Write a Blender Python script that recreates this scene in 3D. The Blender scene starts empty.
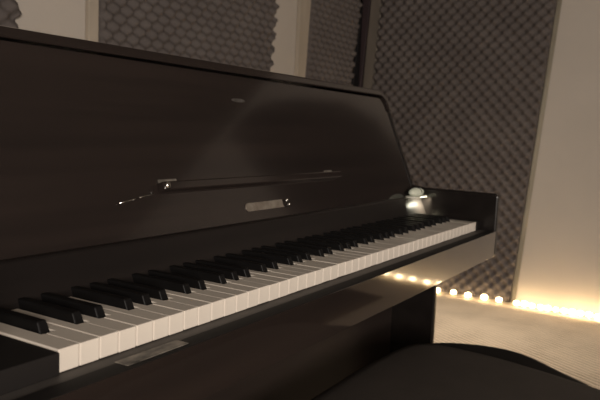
import bpy, bmesh, math, random
from mathutils import Matrix, Vector
random.seed(7)
PI = math.pi
Z0 = 0.73                      # height of the white key tops above the floor
C = bpy.context.scene.collection
S = bpy.context.scene
S.view_settings.view_transform = 'Standard'
S.view_settings.look = 'None'

# ------------------------------------------------------------------ materials
def mat(name, col, rough=0.5, spec=0.5, metal=0.0, noise=None, bump=None, coat=0.0, emit=None, sheen=0.0):
    m = bpy.data.materials.new(name); m.use_nodes = True
    nt = m.node_tree; b = nt.nodes['Principled BSDF']
    b.inputs['Base Color'].default_value = (*col, 1)
    b.inputs['Roughness'].default_value = rough
    b.inputs['Specular IOR Level'].default_value = spec
    b.inputs['Metallic'].default_value = metal
    b.inputs['Coat Weight'].default_value = coat
    b.inputs['Coat Roughness'].default_value = 0.08
    if sheen: b.inputs['Sheen Weight'].default_value = sheen
    tc = nt.nodes.new('ShaderNodeTexCoord')
    if noise:                     # (scale vector, second colour, detail)
        sc, col2, det = noise
        mp = nt.nodes.new('ShaderNodeMapping'); mp.inputs['Scale'].default_value = sc
        nz = nt.nodes.new('ShaderNodeTexNoise'); nz.inputs['Scale'].default_value = 1; nz.inputs['Detail'].default_value = det
        cr = nt.nodes.new('ShaderNodeValToRGB')
        cr.color_ramp.elements[0].position = .33; cr.color_ramp.elements[1].position = .67
        cr.color_ramp.elements[0].color = (*col, 1); cr.color_ramp.elements[1].color = (*col2, 1)
        nt.links.new(tc.outputs['Object'], mp.inputs['Vector']); nt.links.new(mp.outputs[0], nz.inputs['Vector'])
        nt.links.new(nz.outputs['Fac'], cr.inputs['Fac']); nt.links.new(cr.outputs[0], b.inputs['Base Color'])
    if bump:                      # (scale vector, strength, distance)
        sc, st, di = bump
        mp = nt.nodes.new('ShaderNodeMapping'); mp.inputs['Scale'].default_value = sc
        nz = nt.nodes.new('ShaderNodeTexNoise'); nz.inputs['Scale'].default_value = 1; nz.inputs['Detail'].default_value = 4
        bp = nt.nodes.new('ShaderNodeBump'); bp.inputs['Strength'].default_value = st; bp.inputs['Distance'].default_value = di
        nt.links.new(tc.outputs['Object'], mp.inputs['Vector']); nt.links.new(mp.outputs[0], nz.inputs['Vector'])
        nt.links.new(nz.outputs['Fac'], bp.inputs['Height']); nt.links.new(bp.outputs[0], b.inputs['Normal'])
    if emit:
        b.inputs['Emission Color'].default_value = (*emit[0], 1); b.inputs['Emission Strength'].default_value = emit[1]
    return m

M = {}
M['piano'] = mat('piano_dark_wood', (.0135, .0102, .0092), .13, .5, noise=((1.5, 30, 30), (.0195, .0142, .0124), 5), coat=.3)
M['side'] = mat('piano_side_wood', (.0065, .0052, .0048), .24, .35, noise=((1.5, 30, 30), (.0095, .0075, .0068), 5))
M['lower'] = mat('lower_case_wood', (.0125, .0092, .0080), .40, .18, noise=((1.5, 30, 30), (.0200, .0146, .0126), 5))
M['matte'] = mat('dull_black_wood', (.0085, .0070, .0064), .7, .2, noise=((2, 30, 30), (.012, .010, .009), 4))
M['piano_slip'] = mat('piano_polished_rail', (.0135, .0098, .0085), .045, .6, noise=((1.5, 30, 30), (.0200, .0140, .0115), 5), coat=.75)
M['fallboard'] = mat('piano_fallboard_wood', (.0095, .0078, .0073), .30, .22, noise=((2, 30, 30), (.0135, .0108, .0098), 4))
M['felt'] = mat('grey_key_rail', (.060, .053, .048), .6, .3, noise=((30, 60, 60), (.078, .069, .062), 4))
M['ivory'] = mat('ivory_white_keys', (.58, .52, .45), .35, .4, noise=((14, 14, 14), (.64, .58, .50), 3))
M['ebony'] = mat('black_keys', (.0045, .0042, .0042), .45, .18, noise=((40, 40, 40), (.006, .0056, .0056), 2))
M['plate'] = mat('tarnished_plate', (.26, .22, .18), .42, .5, .7, noise=((60, 60, 60), (.42, .37, .31), 3))
M['chrome'] = mat('chrome_fitting', (.85, .84, .80), .12, .5, 1.0, noise=((80, 80, 80), (.75, .74, .72), 2))
M['worn'] = mat('worn_metal', (.03, .026, .022), .5, .5, .2, noise=((42, 80, 80), (.23, .205, .17), 4))
M['emblem'] = mat('dull_emblem', (.035, .031, .028), .4, .4, .2, noise=((160, 160, 160), (.09, .082, .075), 2))
M['cushion'] = mat('bench_leatherette', (.050, .0415, .0355), .6, .3, noise=((18, 18, 18), (.058, .048, .041), 4), bump=((260, 260, 260), .25, .002))
M['bench'] = mat('bench_black_wood', (.0050, .0045, .0042), .5, .3, noise=((20, 20, 20), (.007, .006, .0055), 3))
M['plaster'] = mat('plaster_wall', (.425, .383, .335), .8, .2, noise=((1.6, 1.6, 1.6), (.47, .424, .372), 5), bump=((60, 60, 60), .15, .004))
M['foam'] = mat('acoustic_foam', (.100, .086, .080), .95, .05, noise=((6, 6, 6), (.120, .104, .096), 4), bump=((180, 180, 180), .4, .003))
M['sheet_dark'] = mat('added_dark_sheet', (.020, .018, .017), .95, .05, noise=((6, 6, 6), (.026, .023, .021), 4))  # for the unseen sheets added only to be mirrored as dark areas
M['batten'] = mat('bare_timber_batten', (.33, .285, .225), .75, .2, noise=((12, 12, 2), (.42, .36, .29), 5))
M['batten_dull'] = mat('dull_timber_batten', (.115, .098, .08), .75, .2, noise=((12, 12, 2), (.15, .128, .105), 5))
M['batten_pale'] = mat('pale_worn_batten', (.19, .17, .13), .75, .2, noise=((12, 12, 3), (.30, .27, .21), 5))
M['post_black'] = mat('black_corner_post', (.006, .0055, .006), .5, .3, noise=((20, 20, 3), (.009, .008, .009), 3))
M['post_red'] = mat('reddish_brown_board', (.030, .020, .022), .5, .3, noise=((20, 20, 3), (.042, .028, .029), 3))
M['ceiling'] = mat('ceiling_paint', (.10, .09, .08), .9, .1, noise=((3, 3, 3), (.12, .108, .095), 3))
M['wall_dim'] = mat('dim_wall_paint', (.16, .14, .12), .9, .1, noise=((2, 2, 2), (.19, .165, .14), 4))
M['cable'] = mat('clear_tube_cable', (.55, .47, .33), .3, .5, noise=((30, 30, 30), (.62, .53, .38), 2))
M['bulb'] = mat('warm_bulb', (.9, .8, .6), .3, .5, noise=((9, 9, 9), (.92, .82, .62), 1), emit=((1.0, .74, .42), 21.0))
M['globe'] = mat('lamp_globe', (.30, .30, .24), .35, .4, noise=((90, 90, 90), (.40, .40, .32), 2), emit=((1.0, .97, .72), .16))
M['lamp_base'] = mat('lamp_pale_base', (.50, .49, .42), .35, .5, noise=((60, 60, 60), (.6, .58, .5), 2))
M['strap'] = mat('lamp_strap', (.02, .02, .02), .5, .5, noise=((9, 9, 9), (.03, .03, .03), 1))

def carpet():
    m = mat('tan_carpet', (.52, .44, .35), .95, .05)
    nt = m.node_tree; b = nt.nodes['Principled BSDF']; tc = nt.nodes.new('ShaderNodeTexCoord')
    mp = nt.nodes.new('ShaderNodeMapping'); mp.inputs['Rotation'].default_value = (0, 0, .55)
    wv = nt.nodes.new('ShaderNodeTexWave'); wv.inputs['Scale'].default_value = 11.5; wv.inputs['Distortion'].default_value = 1.2
    wv.inputs['Detail'].default_value = 2
    nz = nt.nodes.new('ShaderNodeTexNoise'); nz.inputs['Scale'].default_value = 5; nz.inputs['Detail'].default_value = 6
    ma = nt.nodes.new('ShaderNodeMath'); ma.operation = 'MULTIPLY_ADD'; ma.inputs[1].default_value = .75
    cr = nt.nodes.new('ShaderNodeValToRGB')
    cr.color_ramp.elements[0].color = (.36, .29, .215, 1); cr.color_ramp.elements[1].color = (.74, .62, .48, 1)
    cr.color_ramp.elements[0].position = .40; cr.color_ramp.elements[1].position = 1.0
    bp = nt.nodes.new('ShaderNodeBump'); bp.inputs['Strength'].default_value = .6; bp.inputs['Distance'].default_value = .008
    L = nt.links.new
    L(tc.outputs['Object'], mp.inputs['Vector']); L(mp.outputs[0], wv.inputs['Vector']); L(tc.outputs['Object'], nz.inputs['Vector'])
    L(wv.outputs['Fac'], ma.inputs[0]); L(nz.outputs['Fac'], ma.inputs[2]); L(ma.outputs[0], cr.inputs['Fac'])
    L(cr.outputs[0], b.inputs['Base Color']); L(wv.outputs['Fac'], bp.inputs['Height']); L(bp.outputs[0], b.inputs['Normal'])
    return m
M['carpet'] = carpet()

# ------------------------------------------------------------------ helpers
def world_loc(o):
    v = Vector((0, 0, 0))
    while o is not None:
        v += o.location; o = o.parent
    return v

RISE = {'key_rail', 'key_slip', 'slip_cap', 'strike_plate', 'key_block', 'white_key'}
def obj(name, bm, m, parent=None, smooth=False, loc=None, bevel=0, seg=2):
    """link one mesh; the bmesh is in world coordinates"""
    base = world_loc(parent) if parent else Vector((0, 0, 0))
    if name in RISE:              # the old keyboard sits a little higher at its bass end
        for v in bm.verts: v.co.z += .0018 * (1 - v.co.x / 1.22)
    if name == 'lid':
        for v in bm.verts: v.co.z += .003 * (v.co.x / 1.28)
    if loc is None:
        if bm.verts:
            c = [min(v.co[i] for v in bm.verts) + max(v.co[i] for v in bm.verts) for i in range(3)]
            loc = Vector(c) / 2
        else: loc = Vector((0, 0, 0))
    loc = Vector(loc)
    bmesh.ops.translate(bm, verts=bm.verts, vec=-loc)
    bmesh.ops.recalc_face_normals(bm, faces=bm.faces)
    me = bpy.data.meshes.new(name); bm.to_mesh(me); bm.free()
    me.materials.append(m)
    if smooth:
        for p in me.polygons: p.use_smooth = True
    o = bpy.data.objects.new(name, me); C.objects.link(o)
    o.location = loc - base
    if parent: o.parent = parent
    if bevel:
        b = o.modifiers.new('bevel', 'BEVEL'); b.width = bevel; b.segments = seg; b.limit_method = 'ANGLE'; b.angle_limit = .6
    return o

def tag(o, label, cat, group=None):
    o['label'] = label; o['category'] = cat
    if group: o['group'] = group
    return o

def thing(name, label, cat, loc, group=None):
    o = bpy.data.objects.new(name, None); C.objects.link(o); o.location = loc; o.empty_display_size = .1
    return tag(o, label, cat, group)

def struct(name, bm, m, **k):
    o = obj(name, bm, m, **k); o['kind'] = 'structure'; return o

def add_box(bm, x0, x1, y0, y1, z0, z1):
    vs = [bm.verts.new((x, y, z)) for z in (z0, z1) for y in (y0, y1) for x in (x0, x1)]
    for f in ((0, 2, 3, 1), (4, 5, 7, 6), (0, 1, 5, 4), (2, 6, 7, 3), (0, 4, 6, 2), (1, 3, 7, 5)):
        bm.faces.new([vs[i] for i in f])
def box(*a):
    bm = bmesh.new(); add_box(bm, *a); return bm

def hexa(p):
    """8 corners: 4 bottom loop, 4 top loop"""
    bm = bmesh.new(); vs = [bm.verts.new(q) for q in p]
    for f in ((3, 2, 1, 0), (4, 5, 6, 7), (0, 1, 5, 4), (1, 2, 6, 5), (2, 3, 7, 6), (3, 0, 4, 7)):
        bm.faces.new([vs[i] for i in f])
    return bm

def prism(pts, axis, a, b, bm=None):
    """extrude a polygon along an axis; pts are the two other coordinates in order"""
    bm = bm or bmesh.new()
    def P(p, t):
        if axis == 'x': return (t, p[0], p[1])
        if axis == 'y': return (p[0], t, p[1])
        return (p[0], p[1], t)
    A = [bm.verts.new(P(p, a)) for p in pts]; B = [bm.verts.new(P(p, b)) for p in pts]
    bm.faces.new(A); bm.faces.new(list(reversed(B)))
    n = len(pts)
    for i in range(n):
        bm.faces.new([A[i], B[i], B[(i + 1) % n], A[(i + 1) % n]])
    return bm

def tube(pts, r, bm=None, n=8):
    bm = bm or bmesh.new(); pts = [Vector(p) for p in pts]; rings = []
    for i, p in enumerate(pts):
        t = (pts[min(i + 1, len(pts) - 1)] - pts[max(i - 1, 0)]).normalized()
        a = t.cross(Vector((0, 0, 1)));
        if a.length < 1e-3: a = t.cross(Vector((1, 0, 0)))
        a.normalize(); b = t.cross(a)
        rings.append([bm.verts.new(p + r * (math.cos(2 * PI * k / n) * a + math.sin(2 * PI * k / n) * b)) for k in range(n)])
    for i in range(len(rings) - 1):
        for k in range(n):
            bm.faces.new([rings[i][k], rings[i][(k + 1) % n], rings[i + 1][(k + 1) % n], rings[i + 1][k]])
    bm.faces.new(rings[0]); bm.faces.new(list(reversed(rings[-1])))
    return bm

def ball(c, rx, ry, rz, u=16, v=10):
    bm = bmesh.new()
    bmesh.ops.create_uvsphere(bm, u_segments=u, v_segments=v, radius=1, matrix=Matrix.Translation(c) @ Matrix.Diagonal((rx, ry, rz, 1)))
    return bm

def arc(cx, cy, r, a0, a1, n=8):
    return [(cx + r * math.cos(math.radians(a0 + (a1 - a0) * i / n)), cy + r * math.sin(math.radians(a0 + (a1 - a0) * i / n))) for i in range(n + 1)]

def stadium(x0, x1, y0, y1, r, n=10):
    return arc(x1 - r, y1 - r, r, 90, 0, n) + arc(x1 - r, y0 + r, r, 0, -90, n) + arc(x0 + r, y0 + r, r, -90, -180, n) + arc(x0 + r, y1 - r, r, 180, 90, n)

# ------------------------------------------------------------------ the room
XR, YB, XL, YF, ZC = 3.5, 1.5, -2.6, -3.4, 2.55
T = .12
struct('floor', box(XL - T, XR + T, YF - T, YB + T, -.1, 0), M['carpet'], loc=(0, 0, 0))
struct('ceiling', box(XL - T, XR + T, YF - T, YB + T, ZC, ZC + .1), M['ceiling'])
struct('wall_back', box(XL - T, XR + T, YB, YB + T, 0, ZC), M['plaster'], loc=(0, 0, 0))
struct('wall_right', box(XR, XR + T, YF, YB, 0, ZC), M['plaster'], loc=(0, 0, 0))
struct('wall_left', box(XL - T, XL, YF, YB, 0, ZC), M['wall_dim'])
struct('wall_front', box(XL - T, XR + T, YF - T, YF, 0, ZC), M['wall_dim'])

PITCH = .068
def foam_sheet(wall, e0, e1, z0, z1, res, scallop=(0, 0), m='foam', ph=0):
    """egg-crate foam on the back ('b') or right ('r') wall; e0, e1 give the two side edges as functions of height"""
    bm = bmesh.new(); base, amp = .008, .0145
    zt = [z0 + (z1 - z0) * j / max(2, int((z1 - z0) / PITCH * res)) for j in range(int((z1 - z0) / PITCH * res) + 1)]
    nu = int(abs(e1(z0) - e0(z0)) / PITCH * res)
    def put(s, z, h):
        return (s, YB - h, z) if wall == 'b' else (XR - h, s, z)
    rows = []
    for z in zt:
        a = e0(z) + scallop[0] * math.cos(2 * PI * z / PITCH); b = e1(z) + scallop[1] * math.cos(2 * PI * z / PITCH + 1)
        row = []
        for i in range(nu + 1):
            s = a + (b - a) * i / nu
            c = s - (e0(z) if wall == 'b' else e1(z))
            h = base + amp + amp * math.cos(2 * PI * c / PITCH + ph) * math.cos(2 * PI * z / PITCH)
            row.append(bm.verts.new(put(s, z, h)))
        rows.append(row)
    for j in range(len(rows) - 1):
        for i in range(nu):
            bm.faces.new([rows[j][i], rows[j][i + 1], rows[j + 1][i + 1], rows[j + 1][i]])
    # backing: close the edge loop to the wall
    edge = [e for e in bm.edges if e.is_boundary]
    ret = bmesh.ops.extrude_edge_only(bm, edges=edge)
    for v in [g for g in ret['geom'] if isinstance(g, bmesh.types.BMVert)]:
        if wall == 'b': v.co.y = YB - .001
        else: v.co.x = XR - .001
    return bm

def lean(v0, za, v1, zb):
    return lambda z: v0 + (v1 - v0) * (z - za) / (zb - za)
za, zb = Z0 + .53, Z0 + .87
k = lambda v: (lambda z: v)
tag(obj('foam_panel', foam_sheet('b', k(-.35), k(1.03), .25, ZC - .02, 8, (0, .012)), M['foam'], smooth=True),
    'dark egg-crate foam panel at the upper left picture edge, above the piano lid', 'acoustic foam', 'egg-crate foam panels on the walls')
tag(obj('foam_panel', foam_sheet('b', k(1.378), lean(2.498, za, 2.522, zb), .25, ZC - .02, 10, (0, .014)), M['foam'], smooth=True),
    'wide dark egg-crate foam panel on the back wall between the two bare plaster strips', 'acoustic foam', 'egg-crate foam panels on the walls')
tag(obj('foam_panel', foam_sheet('b', lean(2.853, za, 2.876, zb), lean(3.395, za, 3.445, zb), .25, ZC - .02, 10), M['foam'], smooth=True),
    'narrow egg-crate foam panel behind the piano lid, beside the dark corner post', 'acoustic foam', 'egg-crate foam panels on the walls')
tag(obj('foam_panel', foam_sheet('r', lean(.440, Z0 - .70, .312, Z0 + .966), lean(1.372, Z0 + .48, 1.342, Z0 + 1.03), .004, ZC - .02, 11), M['foam'], smooth=True, loc=(XR, .9, 1.2)),
    'tall egg-crate foam panel beyond the keyboard end, reaching down to the glowing bulbs', 'acoustic foam', 'egg-crate foam panels on the walls')
# out-of-view sheet added and shaped for the dark reflection in the piano front
dk = [(-1.38, Z0 + .30), (-.47, Z0 + .30), (-.48, Z0 + 1.03), (-.57, Z0 + 1.28), (-.79, Z0 + 1.52), (-1.04, Z0 + 1.72), (-1.2, Z0 + 1.76), (-1.38, Z0 + 1.74)]
tag(obj('unseen_wall_sheet', prism(dk, 'x', XR - .03, XR - .002), M['sheet_dark']), 'unseen black sheet added on the right wall, mirrored as a dark shape in the piano front', 'unseen_wall_sheet')
tag(obj('unseen_wall_sheet', box(XR - .03, XR - .002, -3.3, -1.62, .004, 1.35), M['sheet_dark']), 'unseen black sheet added on the lower right wall, mirrored low in the keyboard front rail', 'unseen_wall_sheet')  # added out of view to darken the reflection in the key slip

tag(obj('unseen_floor_sheet', box(.2, 2.95, -3.2, -1.05, .0005, .008), M['sheet_dark']), 'unseen dark sheet added on the carpet behind the bench, mirrored in the key slip', 'unseen_floor_sheet')  # sheet added behind the bench so the key slip mirrors a dark floor

def batten(name, wall, f0, f1, d, m, z0=0, z1=ZC - .01):
    if wall == 'b':
        p = [(f0(z0), YB - d, z0), (f1(z0), YB - d, z0), (f1(z0), YB - .0005, z0), (f0(z0), YB - .0005, z0)]
        q = [(f0(z1), YB - d, z1), (f1(z1), YB - d, z1), (f1(z1), YB - .0005, z1), (f0(z1), YB - .0005, z1)]
    else:
        p = [(XR - d, f0(z0), z0), (XR - .0005, f0(z0), z0), (XR - .0005, f1(z0), z0), (XR - d, f1(z0), z0)]
        q = [(XR - d, f0(z1), z1), (XR - .0005, f0(z1), z1), (XR - .0005, f1(z1), z1), (XR - d, f1(z1), z1)]
    return struct(name, hexa(p + q), m, bevel=.003)
batten('trim_1', 'b', k(1.316), k(1.362), .022, M['batten'])
batten('trim_2', 'b', lean(2.748, za, 2.75, zb), lean(2.835, za, 2.858, zb), .022, M['batten'])
batten('trim_3', 'b', lean(3.400, za, 3.452, zb), k(3.50), .03, M['post_black'])
batten('trim_4', 'r', lean(1.445, Z0 + .6, 1.418, Z0 + 1.04), k(1.47), .03, M['post_red'])
batten('trim_5', 'r', lean(1.380, Z0 + .48, 1.350, Z0 + 1.03), lean(1.440, Z0 + .6, 1.416, Z0 + 1.04), .018, M['batten_dull'])
batten('trim_6', 'r', lean(.410, Z0 - .70, .284, Z0 + .966), lean(.436, Z0 - .70, .308, Z0 + .966), .010, M['batten_pale'], .004)

# ------------------------------------------------------------------ the piano
W = .0235
XA, XB_ = -.10, 1.256            # inner faces of the two side panels
piano = thing('upright_piano', 'dark brown upright piano with open keyboard and sloping polished front', 'piano', (.6, .25, 0))
def zp(z): return z + Z0
def plane_y(z): return .1922 + (z - .0837) * (.2756 - .1922) / (.2872 - .0837)   # sloping upper front
NY, NZ = -.9253, .3792          # its normal
side = [(.104, -.73), (.104, -.10), (.098, -.086), (-.037, -.086), (-.040, -.080), (-.040, .062), (-.034, .0695), (.150, .0700),
        (plane_y(.074) - .003, .074), (plane_y(.264) - .003, .264), (.50, .264), (.50, -.73)]
side = [(y, zp(z)) for y, z in side]
for a, b in ((XA - .02, XA), (XB_, XB_ + .018)):
    obj('side_panel', prism(side, 'x', a, b), M['side'], piano, bevel=.004)
# lid: band with rounded shoulders running into the sides
R = .03
xl, xr = XA - .020, XB_ + .018
RO, TH = .042, .0150
top = .3135
outer = [(xl, .262)] + arc(xl + RO, top - RO, RO, 180, 90, 10) + arc(xr - RO, top - RO, RO, 90, 0, 10) + [(xr, .262)]
inner = [(xl + TH, .262)] + arc(xl + RO, top - RO, RO - TH, 180, 90, 10) + arc(xr - RO, top - RO, RO - TH, 90, 0, 10) + [(xr - TH, .262)]
bm = bmesh.new(); n = len(outer)
L4 = [[bm.verts.new((x, y, zp(z))) for x, z in lst] for y in (.274, .50) for lst in (outer, inner)]
for i in range(n - 1):
    bm.faces.new([L4[0][i], L4[0][i + 1], L4[1][i + 1], L4[1][i]]); bm.faces.new([L4[2][i + 1], L4[2][i], L4[3][i], L4[3][i + 1]])
    bm.faces.new([L4[0][i + 1], L4[0][i], L4[2][i], L4[2][i + 1]]); bm.faces.new([L4[1][i], L4[1][i + 1], L4[3][i + 1], L4[3][i]])
for i in (0, n - 1): bm.faces.new([L4[0][i], L4[1][i], L4[3][i], L4[2][i]])
for v in bm.verts:                      # the front edge of the lid follows the slope
    if v.co.y < .3: v.co.y = plane_y(v.co.z - Z0) - .006
obj('lid', bm, M['piano'], piano, bevel=.003)
def slope_slab(x0, x1, z0, z1, out, thick):
    """board lying in the sloping front plane, 'out' proud of it"""
    f = lambda z, o: (plane_y(z) + NY * o, zp(z) + NZ * o)
    return prism([f(z0, out), f(z1, out), f(z1, out - thick), f(z0, out - thick)], 'x', x0, x1)
obj('upper_panel', slope_slab(XA, XB_, .046, .2965, 0, .02), M['piano'], piano, bevel=.0015)
# music ledge with its fittings
led = obj('music_ledge', slope_slab(.335, .875, .1040, .1165, .013, .013), M['piano'], piano, bevel=.002)
for x0, x1 in ((.338, .376), (.826, .856)):
    obj('hinge', slope_slab(x0, x1, .1170, .1220, .003, .003), M['worn'], led, bevel=.001)
f = lambda x, z, o: (x, plane_y(z) + NY * o, zp(z) + NZ * o)
obj('catch', ball(f(.340, .1095, .015), .005, .004, .006), M['chrome'], led, True)
obj('page_holder', tube([f(.252, .094, .003), f(.280, .0972, .006)], .0011, tube([f(.288, .0984, .006), f(.320, .1025, .004)], .0011)), M['chrome'], piano, True)
# name plate with bright end, and the small emblem
def plate_on_slope(name, pts, m, out=.002, parent=piano, bevel=.0006):
    bm = bmesh.new()
    A = [bm.verts.new(f(x, z, out)) for x, z in pts]; B = [bm.verts.new(f(x, z, -.001)) for x, z in pts]
    bm.faces.new(A); bm.faces.new(list(reversed(B)))
    for i in range(len(pts)):
        j = (i + 1) % len(pts); bm.faces.new([A[i], B[i], B[j], A[j]])
    return obj(name, bm, m, parent, bevel=bevel)
lp = plate_on_slope('lock_plate', arc(.5345, .0690, .0068, 90, 270, 8) + [(.640, .0622), (.640, .0758)], M['plate'])
obj('lock_knob', ball(f(.652, .0730, .004), .0035, .003, .0038), M['chrome'], lp, True)
obj('lock_knob', ball(f(.655, .0650, .004), .0035, .003, .0034), M['chrome'], lp, True)
plate_on_slope('emblem', [(.5765 + .02 + .02 * math.cos(t * PI / 10), .2508 + .0034 * math.sin(t * PI / 10)) for t in range(20)], M['emblem'], .0012)
# fallboard behind the keys
fb = [(.1602, .0470), (.1630, .0485), (.1720, .0485), (.1800, .044), (.172, -.012), (.137, -.012), (.136, -.004), (.1420, .008)]
obj('fallboard', prism([(y, zp(z)) for y, z in fb], 'x', XA, XB_), M['fallboard'], piano, bevel=.0015)
# key bed and slip
obj('key_bed', box(XA, XB_, -.017, .24, zp(-.084), zp(-.031)), M['piano'], piano)
obj('key_rail', box(XA, XB_, -.0185, .02, zp(-.030), zp(-.0225)), M['felt'], piano, bevel=.001)
slip = obj('key_slip', prism([(-.0190, zp(-.085)), (-.0388, zp(-.085)), (-.0392, zp(-.0845)), (-.0405, zp(-.0225)), (-.0400, zp(-.0222)), (-.0190, zp(-.0242))], 'x', XA, XB_), M['piano_slip'], piano)
obj('slip_cap', box(XA, XB_, -.0399, -.0186, zp(-.0238), zp(-.0217)), M['matte'], slip, bevel=.0006)
obj('strike_plate', box(.050, .135, -.0330, -.0160, zp(-.0226), zp(-.0210)), M['worn'], slip, bevel=.001)
# key blocks
obj('key_block', box(XA, -.0008, -.0035, .14, zp(-.0225), zp(-.0015)), M['matte'], piano, bevel=.0015)
obj('key_block', box(52 * W + .0008, XB_, .004, .14, zp(-.0225), zp(-.0015)), M['matte'], piano, bevel=.0015)
# keys
idx = {1: 'C', 2: 'D', 4: 'F', 5: 'G', 6: 'A'}
off = {'C': -.0025, 'D': .0025, 'F': -.0035, 'G': 0, 'A': .0035}
blacks = {}                              # boundary index -> centre
for b in range(1, 52):
    deg = (b - 2) % 7                    # boundary b lies left of white key b; C is white key 2
    if deg in idx: blacks[b] = b * W + off[idx[deg]]
BH = .0062
for n in range(52):
    x0, x1 = n * W + .0004, (n + 1) * W - .0004
    l = blacks[n] + BH + .0012 if n in blacks else x0
    r = blacks[n + 1] - BH - .0012 if n + 1 in blacks else x1
    pts = [(x0, 0), (x1, 0), (x1, .048)] + ([(r, .048), (r, .15)] if r != x1 else [(x1, .15)]) + ([(l, .15), (l, .048)] if l != x0 else [(x0, .15)]) + [(x0, .048)]
    q = []
    for p in pts:
        if not q or (abs(p[0] - q[-1][0]) + abs(p[1] - q[-1][1])) > 1e-6: q.append(p)
    dz = random.uniform(-.0003, .0003)
    obj('white_key', prism(q, 'z', zp(-.0215) + dz, zp(0) + dz), M['ivory'], piano, bevel=.0011)
for b, c in blacks.items():
    y0, y1 = .050, .150; h = .0112
    p = [(c - BH, y0, zp(-.004)), (c + BH, y0, zp(-.004)), (c + BH, y1, zp(-.004)), (c - BH, y1, zp(-.004)),
         (c - BH + .0008, y0 + .0075, zp(h)), (c + BH - .0008, y0 + .0075, zp(h)), (c + BH - .0008, y1, zp(h)), (c - BH + .0008, y1, zp(h))]
    obj('black_key', hexa(p), M['ebony'], piano, bevel=.0018, seg=3)
# lower case
obj('lower_panel', box(XA, XB_, .22, .24, .09, zp(-.086)), M['lower'], piano)
obj('bottom_rail', box(XA, XB_, .205, .24, .0, .088), M['piano'], piano, bevel=.003)
obj('back_panel', box(XA, XB_, .485, .50, .0, zp(.285)), M['bench'], piano)

# ------------------------------------------------------------------ the bench
bench = thing('piano_bench', 'low dark padded piano bench with rounded ends in front of the keyboard', 'bench', (.66, -.16, 0))
def smooth_loop(pts, n=6):
    out = []; m = len(pts)
    for i in range(m):
        p0, p1, p2, p3 = (Vector(pts[(i + j - 1) % m]) for j in range(4))
        for q in range(n):
            t = q / n
            out.append(.5 * (2 * p1 + (p2 - p0) * t + (2 * p0 - 5 * p1 + 4 * p2 - p3) * t * t + (3 * p1 - p0 - 3 * p2 + p3) * t ** 3))
    return out
def mirror(right, xc):
    return right + [(2 * xc - x, y) for x, y in reversed(right)]
def padded(loop, prof, c):
    bm = bmesh.new(); rings = []; c = Vector(c)
    for ins, z in prof:
        ring = []
        for p in loop:
            d = c - p; d.y *= 1.6
            q = p + d.normalized() * ins
            ring.append(bm.verts.new((q.x, q.y, z)))
        rings.append(ring)
    n = len(loop)
    for a, b in zip(rings, rings[1:]):
        for i in range(n): bm.faces.new([a[i], a[(i + 1) % n], b[(i + 1) % n], b[i]])
    bm.faces.new(list(reversed(rings[0]))); bm.faces.new(rings[-1])
    return bm
XC = .61
top_loop = smooth_loop(mirror([(.66, .079), (.80, .077), (.93, .066), (.990, .046), (1.014, .004), (1.014, -.10), (.994, -.20), (.966, -.29), (.935, -.36), (.86, -.41), (.70, -.42)], XC))
rim_loop = smooth_loop(mirror([(.66, .074), (.80, .073), (.93, .060), (1.005, .028), (1.052, -.020), (1.078, -.093), (1.070, -.165), (1.006, -.255), (.945, -.332), (.86, -.41), (.70, -.42)], XC))
obj('seat_cushion', padded(top_loop, [(.004, .440), (0, .450), (0, .468), (.004, .4755), (.012, .4795), (.03, .4812), (.07, .483), (.12, .484)], (XC, -.17)), M['cushion'], bench, True)
obj('seat_base', padded(rim_loop, [(.03, .385), (.01, .39), (0, .405), (0, .470), (.003, .4765), (.010, .4785), (.018, .4785), (.05, .470)], (XC, -.17)), M['bench'], bench, True)
for x in (.34, .88):
    for y in (-.30, -.02):
        bm = bmesh.new()
        bmesh.ops.create_cone(bm, cap_ends=True, segments=16, radius1=.018, radius2=.028, depth=.40, matrix=Matrix.Translation((x, y, .20)))
        obj('leg', bm, M['bench'], bench, True)

# ------------------------------------------------------------------ string of bulbs along the right wall
string = thing('light_string', 'string of glowing warm bulbs lying along the carpet edge at the wall', 'string lights', (XR - .05, 0, 0))
cab = []
for i in range(76):
    y = 1.0 - i * .030
    cab.append((XR - .063 + .004 * math.sin(i * 1.3), y, .010))
obj('cable', tube(cab, .005), M['cable'], string, True)
bulb_me = None
def put_bulb(y, z, s=1.0):
    global bulb_me
    if bulb_me is None:
        o = obj('bulb', ball((XR - .064, y, z), .020, .022, .0160, 12, 8), M['bulb'], string, True); bulb_me = o
    else:
        o = bulb_me.copy(); C.objects.link(o); o.parent = string
        o.location = Vector((XR - .064, y, z)) - string.location
    o.scale = (s, s, s)
y = .95; ys = []
while y > -1.28 and len(ys) < 96:
    ys.append(y)
    y -= random.uniform(.036, .046) if -.12 < y < .45 else random.uniform(.085, .105)
for y in ys: put_bulb(y, .021 + random.uniform(-.003, .003), random.uniform(.85, 1.1) * (.80 if y < .45 and y > -.12 else .85))

# ------------------------------------------------------------------ small lamp at the treble corner, shining down on the fallboard
lc = Vector((1.2080, .1520, zp(.0610)))
lamp = thing('clip_lamp', 'small glowing half-round lamp at the treble corner of the piano, above the last keys', 'lamp', (lc.x, lc.y, lc.z - .012))
bm = ball(lc, .0360, .0145, .0110, 24, 16)
for v in bm.verts:
    if v.co.z < lc.z - .008: v.co.z = lc.z - .008
obj('globe', bm, M['globe'], lamp, True)
obj('base', prism(stadium(lc.x - .046, lc.x + .046, lc.y - .0155, lc.y + .0155, .0150, 8), 'z', lc.z - .0125, lc.z - .0085), M['lamp_base'], lamp, bevel=.001)
obj('strap', tube([(lc.x, lc.y - .0150 * math.sin(t), lc.z + .0114 * math.cos(t)) for t in [i * PI / 10 - .5 for i in range(8)]], .0011), M['strap'], lamp, True)

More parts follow.
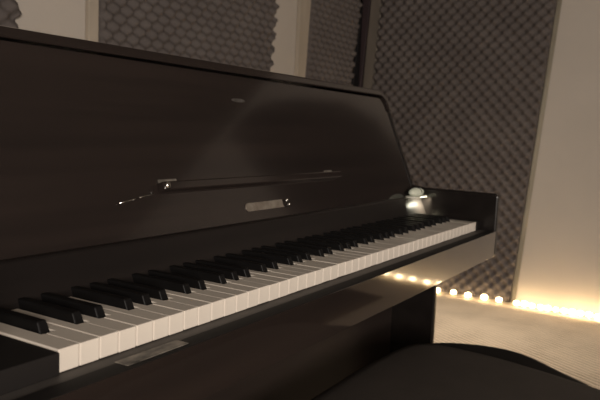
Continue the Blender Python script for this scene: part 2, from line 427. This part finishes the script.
# ------------------------------------------------------------------ light
def area(name, loc, target, size, power, col):
    l = bpy.data.lights.new(name, 'AREA'); l.shape = 'RECTANGLE'; l.size, l.size_y = size; l.energy = power; l.color = col
    o = bpy.data.objects.new(name, l); C.objects.link(o); o.location = loc
    o.rotation_euler = (Vector(target) - Vector(loc)).to_track_quat('-Z', 'Y').to_euler()
    return o
area('room_light', (-2.0, -2.8, 1.35), (1.7, .9, 1.0), (1.2, .9), 165, (1.0, .90, .81))
fl = area('carpet_fill_light', (2.85, .55, 2.5), (2.75, .50, 0), (.4, .4), 4.4, (1.0, .86, .70)); fl.data.spread = math.radians(55)  # added fill that brightens the carpet near the right wall
cl = area('clip_lamp_light', (1.228, .1270, zp(.0470)), (1.226, .1535, zp(.022)), (.050, .006), .40, (1.0, .96, .74)); cl.data.spread = math.radians(120)
w = bpy.data.worlds.new('dim_room'); S.world = w; w.use_nodes = True
w.node_tree.nodes['Background'].inputs['Color'].default_value = (1.0, .86, .72, 1)
w.node_tree.nodes['Background'].inputs['Strength'].default_value = .02

# ------------------------------------------------------------------ camera
cx, cy, cz, yaw, pit, rol, F = -.37862434, -.47023089, .19956015, .54573313, -.10127833, .04164985, 669.7064
fw = Vector((math.cos(pit) * math.cos(yaw), math.cos(pit) * math.sin(yaw), math.sin(pit)))
r0 = Vector((math.sin(yaw), -math.cos(yaw), 0)); u0 = r0.cross(fw)
rt = math.cos(rol) * r0 + math.sin(rol) * u0; up = -math.sin(rol) * r0 + math.cos(rol) * u0
cam = bpy.data.objects.new('camera', bpy.data.cameras.new('camera')); C.objects.link(cam)
mw = Matrix.Identity(4)
for i in range(3): mw[i][0], mw[i][1], mw[i][2] = rt[i], up[i], -fw[i]
mw[0][3], mw[1][3], mw[2][3] = cx, cy, cz + Z0
cam.matrix_world = mw
cam.data.sensor_width = 36; cam.data.lens = F * 36 / 600; cam.data.clip_start = .02
S.camera = cam
cam.data.dof.use_dof = True; cam.data.dof.focus_distance = .85; cam.data.dof.aperture_fstop = 12
